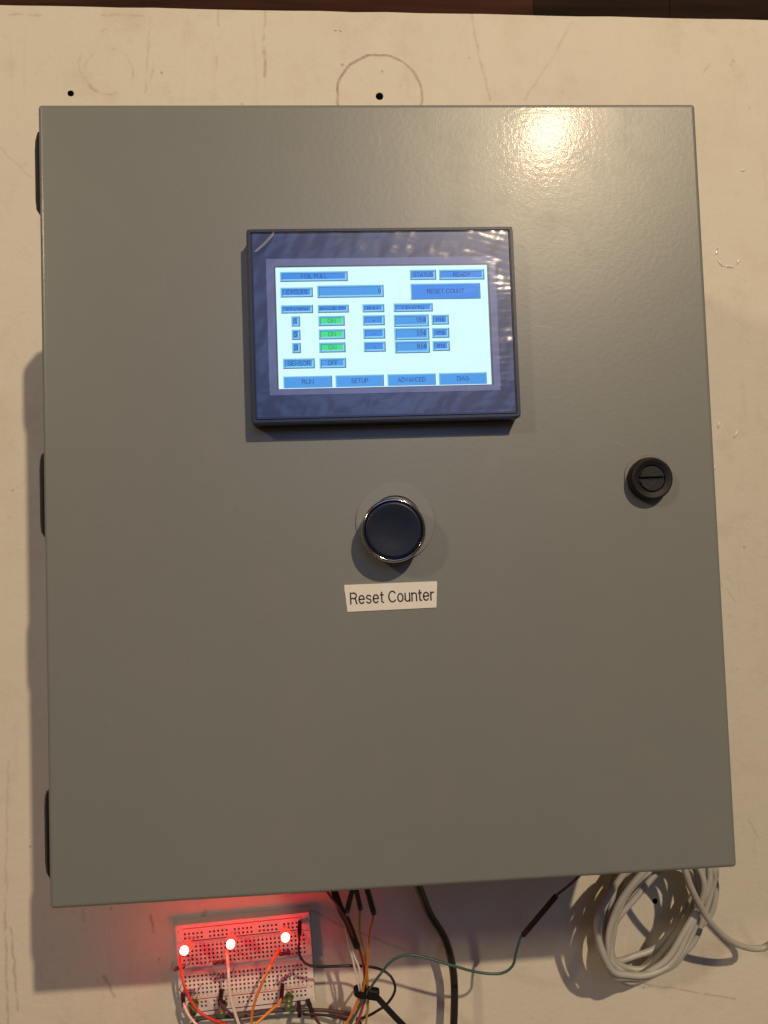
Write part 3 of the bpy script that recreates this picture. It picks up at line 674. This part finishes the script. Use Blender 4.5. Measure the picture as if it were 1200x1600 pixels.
M_PRT = plain('grey_print', (0.10, 0.09, 0.085), .6)
pr = bmesh.new()
for i, c in enumerate(cols):
    for z in (15.55, -15.55):
        me = text_mesh(str(i + 1), 0, 0, 0.0006 if i < 9 else 0.0013, 0.0009, 0, rot=PI / 2)
        b2 = bmesh.new(); b2.from_mesh(me); 
        for v in b2.verts: v.co = bb(c + v.co.x * 1000, z + v.co.z * 1000, BH + .00005)
        tm = bpy.data.meshes.new('x'); b2.to_mesh(tm); b2.free(); pr.from_mesh(tm); bpy.data.meshes.remove(tm)
for x in (-39.6, 39.6):
    for z in (20.7, -20.7):
        for w, h, dz in ((1.2, .25, 3.2), (.25, 1.2, 3.2), (1.2, .25, -3.2)):
            vs = [pr.verts.new(bb(x + a * w / 2, z + math.copysign(dz, dz) + b * h / 2, BH + .00005)) for a, b in ((-1, -1), (1, -1), (1, 1), (-1, 1))]
            pr.faces.new(vs)
tag(obj('printed_numbers', pr, M_PRT, bbd), kind='stuff')

# ---- indicator lamps
M_LEAD = plain('tinned_lead', (0.5, 0.48, 0.45), 0.3, metal=1.0)
M_LIT = emit('glowing_red_lens', (1.0, 0.034, 0.020), 110.0)
M_LITF = emit('glowing_red_barrel', (1.0, 0.006, 0.004), 15.0)
M_GRN = plain('green_lens', (0.10, 0.20, 0.055), 0.22, coat=.5, trans=.25)
def led(u, v, d, mats, label, group, tilt=(0, 0), gap=1.27):
    p = at(u, v, d); ax = Vector((tilt[0], -1, tilt[1])).normalized()
    t = tag(empty('indicator_lamp', p), label, 'lamp', group)
    obj('lens', lathe_bm([(0.0025, -0.0008), (0.00248, 0.0), (0.00235, 0.0009), (0.0018, 0.0018), (0.0009, 0.0024), (0, 0.0025)], 24, p, ax, True), mats[0], t, smooth=True)
    obj('barrel', lathe_bm([(0.0025, -0.0056), (0.0025, -0.0008)], 24, p, ax, True), mats[1], t, smooth=True)
    obj('flange', lathe_bm([(0.0029, -0.0065), (0.0029, -0.0056), (0.0026, -0.0055)], 24, p, ax, True), mats[1], t)
    for s in (-1, 1):
        a = p - ax * .0064 + Vector((s * .00127, 0, 0)); b = Vector((a.x, WALL_Y - BH + .002, a.z))
        b = Vector((a.x + tilt[0] * -.004, WALL_Y - BH + .002, a.z - tilt[1] * .004))
        obj('lead', tube_bm([a, (a + b) / 2, b], 0.00027, 6), M_LEAD, t)
G1 = 'glowing red lamps on the breadboard'; G2 = 'unlit green lamps along the lower edge of the breadboard'
led(287.8, 1485.3, 0.026, (M_LIT, M_LITF), 'glowing red lamp nearest the left end of the breadboard', G1, (-.15, .05))
led(360.3, 1475.5, 0.026, (M_LIT, M_LITF), 'middle one of three glowing red lamps on the breadboard', G1, (.05, .1))
led(446, 1465, 0.026, (M_LIT, M_LITF), 'glowing red lamp nearest the right end of the breadboard', G1, (.08, .1))
led(301.8, 1581, 0.022, (M_GRN, M_GRN), 'unlit green lamp leftmost along the lower breadboard edge', G2, (.1, -.3))
led(346, 1583, 0.022, (M_GRN, M_GRN), 'unlit green lamp below the purple wire on the breadboard', G2, (0, -.3))
led(450.6, 1572, 0.022, (M_GRN, M_GRN), 'unlit green lamp rightmost along the lower breadboard edge', G2, (0, -.3))

# ---- resistors
M_RES = plain('blue_resistor_body', (0.10, 0.12, 0.24), 0.35, coat=.3); M_BAND = [plain('band_red', (.35, .03, .02), .4), plain('band_black', (.02, .02, .02), .4), plain('band_brown', (.12, .045, .02), .4)]
def resistor(u, v, d, ang, label, body=None):
    c = at(u, v, d); a = math.radians(ang); ax = Vector((math.cos(a), 0, math.sin(a)))
    t = tag(empty('resistor', c), label, 'resistor', 'small resistors plugged into the breadboard')
    L_ = 0.0034
    bd = obj('body', lathe_bm([(0.0006, -L_ - .0002), (0.0012, -L_ + .0002), (0.00125, -L_ * .55), (0.00095, -L_ * .45), (0.00095, L_ * .45), (0.00125, L_ * .55), (0.0012, L_ - .0002), (0.0006, L_ + .0002)], 16, c, ax, True), body or M_RES, t, smooth=True)
    for k, q in enumerate((-.75, -.25, .25)): obj('colour_band', lathe_bm([((.00128 if abs(q) > .5 else .00099), L_ * q - .0003), ((.00128 if abs(q) > .5 else .00099), L_ * q + .0003)], 16, c, ax, cap1=False), M_BAND[k], bd)
    for s in (-1, 1):
        e = c + ax * s * (L_ + .0016); f = Vector((e.x, WALL_Y - BH + .001, e.z)) + ax * s * .001
        obj('lead', tube_bm([c + ax * s * L_, e, e + Vector((0, .002, 0)) + ax * s * .0008, f], 0.0003, 6), M_LEAD, t)
resistor(280.5, 1512, 0.017, 14, 'resistor overhanging the left breadboard edge under the red wire')
resistor(295, 1549, 0.017, -4, 'resistor behind the red wire in the lower left breadboard rows')
resistor(342, 1503.5, 0.013, 6, 'reddish lit resistor beside the white wire above the centre channel', plain('brownish_resistor_body', (.20, .07, .06), .4))
resistor(347, 1525.5, 0.016, 4, 'resistor below the centre channel left of the white wire')
resistor(445, 1489.5, 0.014, 5, 'dark resistor just under the right glowing lamp', plain('dark_resistor_body', (.05, .04, .08), .4))
resistor(447, 1527, 0.018, 28, 'slanted blue resistor in the lower right breadboard rows')

# ---- wires
def colour(name, c): return plain(name, c, 0.38, var=.06)
MC = dict(red=colour('red_wire', (.55, .045, .025)), white=colour('white_wire', (.70, .66, .60)), orange=colour('orange_wire', (.62, .20, .03)), amber=colour('amber_wire', (.60, .27, .03)),
          purple=colour('purple_wire', (.075, .03, .085)), black=colour('black_wire', (.022, .018, .017)), green=colour('green_wire', (.045, .11, .095)), olive=colour('olive_yellow_wire', (.38, .29, .045)),
          grey=colour('slate_wire', (.06, .062, .07)), pink=colour('dull_red_wire', (.42, .06, .045)), maroon=colour('maroon_wire', (.10, .025, .02)))
M_SLV = plain('black_heat_shrink', (.020, .014, .013), .55, bump=.3)
def P(l): return [at(*q) for q in l]
def up(u, v, d, z=-HH + .006):
    """where a wire comes out of the underside of the cabinet, straight above the point seen at (u, v)"""
    return ('up', z)
def ext(pts):
    if isinstance(pts[0], tuple):
        z = pts[0][1]; a, b = pts[1], pts[2]; k = (z - a.z) / max(1e-5, a.z - b.z)
        e = a + (a - b) * k; e.y = min(max(e.y, 0.035), WALL_Y - .012)
        e.x = min(max(e.x, a.x - .02), a.x + .02)
        pts = [e] + list(pts[1:])
    return pts
def wire(name, label, mat, pts, r=0.00065, cat='wire', group=None, sleeves=(), conn=()):
    """sleeves: (points, radius); conn: (start, end) of a square pin housing"""
    pts = ext(pts); sleeves = [(ext(a), b) for a, b in sleeves]
    if sleeves or conn:
        t = tag(empty(name, pts[len(pts) // 2]), label, cat, group); obj('insulation', tube_bm(pts, r), mat, t, smooth=True)
        for sp_, sr in sleeves: obj('heat_shrink_sleeve', tube_bm(sp_, sr, 14), M_SLV, t, smooth=True)
        for a, b in conn: obj('pin_housing', tube_bm([a, (a + b) / 2, b], .0016, 4, smooth=False), M_BLACK, t)
    else:
        t = tag(obj(name, tube_bm(pts, r), mat, smooth=True), label, cat, group)
    return t
JG = 'jumper wires plugged into the breadboard'; BG = 'thin wires gathered by the cable tie'
wire('jumper_wire', 'red jumper wire running down from the left glowing lamp', MC['red'], P([(283, 1492, .011), (281, 1500, .022), (285, 1528, .030), (293.8, 1556, .033), (309.5, 1578.8, .035), (330.5, 1593, .037), (362, 1604, .04), (400, 1618, .045)]), .00085, group=JG)
wire('jumper_wire', 'white jumper wire running down from the middle glowing lamp', MC['white'], P([(354, 1484, .011), (354.5, 1490, .022), (356.8, 1514, .030), (358.5, 1549, .034), (365.5, 1577, .036), (374, 1602, .038), (384, 1625, .04)]), .00085, group=JG)
wire('jumper_wire', 'orange jumper wire running down from the right glowing lamp', MC['orange'], P([(435.5, 1483, .011), (434, 1486, .020), (421.5, 1510.5, .030), (404, 1549, .034), (395, 1577, .036), (392.8, 1603, .038), (393, 1625, .04)]), .0008, group=JG)
wire('jumper_wire', 'amber jumper wire with black pin housing slanting down left', MC['amber'], P([(439.5, 1561, .024), (436, 1568, .027), (421.5, 1580.5, .031), (399, 1601, .036), (380, 1622, .04)]), .0008, group=JG, conn=[(at(441.5, 1539, .010), at(439.5, 1562, .024))])
wire('jumper_wire', 'dark purple jumper wire with black pin housing near the breadboard middle', MC['purple'], P([(343.6, 1565, .022), (347, 1571, .025), (358.5, 1582, .027), (378, 1601, .03), (400, 1620, .034)]), .0008, group=JG, conn=[(at(346.5, 1548, .010), at(343.8, 1566, .022))])
wire('jumper_wire', 'white jumper wire with dark housing at the lower left breadboard corner', MC['white'], P([(287, 1568, .022), (289, 1574, .025), (296, 1588, .028), (309, 1603, .032), (330, 1622, .034)]), .00075, group=JG, conn=[(at(285.5, 1553, .010), at(287, 1570, .022))])
wire('jumper_wire', 'black jumper wire looping from breadboard top right round the cable tie', MC['black'],
     P([(468, 1455, .021), (467, 1466, .027), (467, 1489.5, .032), (475.8, 1504, .034), (491.5, 1510, .036), (520, 1510, .04), (547.5, 1509, .040), (576, 1510.6, .040), (596.8, 1515.4, .045), (610.6, 1525.7, .047), (617.5, 1540.8, .047), (614.7, 1554.6, .045), (603.7, 1569.7, .042), (590, 1579, .040), (574.8, 1587.6, .038), (555, 1593, .036), (540.5, 1593, .034), (521, 1588, .03), (494, 1585, .028), (474, 1585, .026)]), .00075, group=JG,
     conn=[(at(468.5, 1441, .010), at(468, 1459, .023)), (at(467, 1566, .012), at(468, 1587, .026))])
wire('jumper_wire', 'maroon jumper wire leaving the lower right breadboard corner downwards', MC['maroon'], P([(489, 1585, .022), (494, 1593, .026), (503, 1606, .03), (512, 1625, .034)]), .0008, group=JG, conn=[(at(481, 1563, .010), at(489, 1587, .023))])
wire('jumper_wire', 'slate grey wire along the lower edge of the breadboard', MC['grey'], P([(294, 1606, .016), (313, 1592, .016), (350, 1589, .018), (385, 1587, .018), (425, 1580, .018), (455, 1577.5, .018), (490, 1578, .018), (520, 1580, .022), (550, 1587, .028), (563, 1600, .032), (566, 1620, .034)]), .0011, group=JG)

wire('sensor_wire', 'dull red wire leaving the thick black sleeve beside the white pair', MC['pink'],
     [up(511, 1393, .075)] + P([(511.6, 1394, .066), (521, 1406, .062), (531, 1420, .058), (543, 1442, .054), (554, 1469, .050), (560.4, 1480, .047), (565.2, 1498, .045), (569.3, 1517.5, .043), (569.5, 1545, .042), (570.5, 1559, .042), (562.5, 1586, .042), (556, 1602, .042), (545, 1625, .042)]), .0008, group=BG,
     sleeves=[([up(520, 1392, .07)] + P([(523, 1396, .061), (531, 1418.5, .056), (543.2, 1441.9, .052), (553, 1467, .049), (558, 1479, .047)]), lambda s: .0024 - .0004 * s)])
wire('sensor_wire', 'white wire, left strand of the pair entering the cable tie', MC['white'],
     [up(551, 1391, .080)] + P([(549, 1397, .064), (543, 1422, .057), (540, 1440, .052), (542, 1460, .048), (546, 1479, .047), (552.9, 1506.5, .045), (561, 1543, .044), (561, 1556, .043), (551, 1580, .043), (541, 1604, .043), (530, 1625, .043)]), .0006, group=BG,
     sleeves=[([up(552, 1391, .08)] + P([(550, 1393, .064), (546, 1409, .060), (542.5, 1424, .057)]), .0015)])
wire('sensor_wire', 'white wire, right strand of the pair entering the cable tie', MC['white'],
     P([(541, 1446, .046), (547.4, 1468, .046), (552.9, 1492, .046), (561.5, 1514, .046), (564.5, 1543, .0455), (565, 1557, .045), (558, 1580, .045), (550, 1604, .045), (540, 1625, .045)]), .0006, group=BG)
wire('sensor_wire', 'olive yellow wire hanging from the middle black sleeve', MC['olive'],
     [up(556, 1390, .082)] + P([(557, 1393, .068), (562, 1419, .062), (561.8, 1457, .056), (568, 1484.5, .051), (573.5, 1517, .046), (574.4, 1545, .0445), (574.8, 1572, .044), (571.4, 1602, .044), (568, 1625, .044)]), .0007, group=BG,
     sleeves=[([up(556, 1390, .082)] + P([(557, 1392, .068), (560, 1406, .065), (563, 1420, .062)]), .0014)])
wire('sensor_wire', 'orange wire hanging from the right black sleeve into the tie', MC['orange'],
     [up(572, 1388, .086)] + P([(574, 1391, .072), (583, 1426, .066), (577, 1457, .060), (574.8, 1498, .053), (572, 1525.7, .049), (568, 1543, .047), (565, 1556, .0465), (557, 1572, .047), (540.5, 1601, .048), (528, 1625, .048)]), .00075, group=BG,
     sleeves=[([up(572, 1388, .086)] + P([(574, 1391, .072), (579, 1409, .069), (584, 1427, .066)]), .0016)])
wire('sensor_wire', 'dark green wire curving from cabinet underside across to the cable tie', MC['green'],
     [up(915, 1362, .095)] + P([(901.6, 1372, .084), (869, 1400, .074), (843, 1431, .068), (817, 1461, .062), (813, 1466, .061), (806, 1490, .058), (801, 1509, .056), (783, 1521, .055), (748, 1519.5, .055), (710, 1509.5, .056), (671, 1498, .056), (641, 1492, .056), (614, 1500, .055), (592, 1525, .053), (576, 1548, .0505), (557, 1582, .049), (546, 1604, .049), (538, 1625, .049)]), .00075, group=BG,
     sleeves=[(P([(869, 1400, .074), (856, 1415.5, .071), (836, 1439, .066), (817.5, 1461, .062)]), .0015)])
# the cable tie round the bundle
tie = tag(empty('cable_tie', at(566, 1549, .046)), 'black cable tie strapped round the bundle of thin wires', 'cable tie')
c = at(566.5, 1549, .0465); pts = []
for i in range(25):
    a = 2 * PI * i / 24; pts.append(c + Vector((math.cos(a) * .0045, math.sin(a) * .0042, -math.cos(a) * .0006)))
bm = bmesh.new(); rr = []
for p_ in pts[:-1]:
    dr = (p_ - c); dr.z = 0; dr.normalize()
    rr.append([bm.verts.new(p_ + dr * a * .0006 + Vector((0, 0, b * .0017))) for a, b in ((-1, -1), (1, -1), (1, 1), (-1, 1))])
for a, b in zip(rr, rr[1:] + rr[:1]):
    for k in range(4): bm.faces.new((a[k], a[(k + 1) % 4], b[(k + 1) % 4], b[k]))
bmesh.ops.recalc_face_normals(bm, faces=bm.faces)
obj('strap', bm, M_BLACK, tie)
hc = at(583, 1552.5, .050)
hb = box_bm(-.0034, .0034, -.0024, .0024, -.0031, .0031, .0013, 2)
bmesh.ops.transform(hb, matrix=Matrix.Translation(hc) @ Matrix.Rotation(math.radians(12), 4, 'Y'), verts=hb.verts)
obj('head', hb, M_BLACK, tie)
obj('tail', strap_bm([hc + Vector((.001, 0, -.001))] + P([(589, 1558, .051), (606, 1577, .056), (629, 1601, .060), (655, 1626, .066)]), .0031, .0010, (0, -1, 0)), M_BLACK, tie)

# thick black mains cable
wire('power_cable', 'thick black cable hanging from the underside of the cabinet', MC['black'], [up(650, 1384, .075)] + P([(654.4, 1387, .046), (662, 1406, .040), (672, 1430, .034), (694.6, 1467, .026), (706, 1505, .022), (710, 1544, .021), (708.8, 1603, .022), (706, 1630, .022)]), .0024, 'cable')
# coiled light grey cable
def coil():
    cx, cy = 1028, 1426
    A = Vector((0.50, -0.866)); B = Vector((0.866, 0.50))
    #        centre shift, long and short half axes, distance from the board, lean
    loops = [(-18, 0, 122, 66, .008, -.10), (4, -6, 104, 46, .012, .16), (-14, 10, 104, 78, .015, -.22), (10, 4, 116, 52, .018, .10), (-8, -10, 92, 38, .021, .30), (-20, 6, 120, 80, .024, -.14), (10, -8, 98, 62, .027, .24), (-6, 0, 112, 44, .030, .02), (-16, 4, 100, 82, .033, -.16), (4, 10, 114, 56, .036, .20), (-14, -4, 94, 70, .039, -.26), (2, 2, 120, 50, .042, .08), (-12, 2, 106, 72, .045, -.02)]
    pts = []; n = 14; T = len(loops)
    for k in range(T * n + 1):
        f = k / n; i = min(int(f), T - 1); j = min(i + 1, T - 1); t = f - i
        l_ = [loops[i][q] * (1 - t) + loops[j][q] * t for q in range(6)]
        a = -2 * PI * f + 0.2
        q = A * (l_[2] * math.cos(a)) + B * (l_[3] * math.sin(a))
        cl, sl = math.cos(l_[5]), math.sin(l_[5]); q = Vector((q.x * cl - q.y * sl, q.x * sl + q.y * cl))
        pts.append((cx + l_[0] + q.x + 4.0 * math.sin(k * 1.7), cy + l_[1] + q.y + 4.0 * math.cos(k * 2.3), l_[4] + .003 * math.sin(a + i * 1.3)))
    return pts
cp = P(coil())
tailp = P([(1046, 1318, .050), (1018, 1312, .054), (1000, 1292, .058), (1018, 1270, .061), (1044, 1284, .062), (1062, 1330, .061), (1072, 1366, .060), (1080, 1388, .058), (1094, 1416, .054), (1112, 1443, .049), (1138, 1468, .040), (1165, 1480, .034), (1186, 1482, .031), (1202, 1476, .032), (1240, 1440, .055), (1262, 1370, .085), (1262, 1290, .105), (1290, 1200, .11)])
wire('coiled_cable', 'coil of light grey cable hanging below the right end of the cabinet', plain('light_grey_cable', (.45, .44, .405), .42, var=.14, scale=120, bump=.1), cp + tailp, .0019, 'cable')
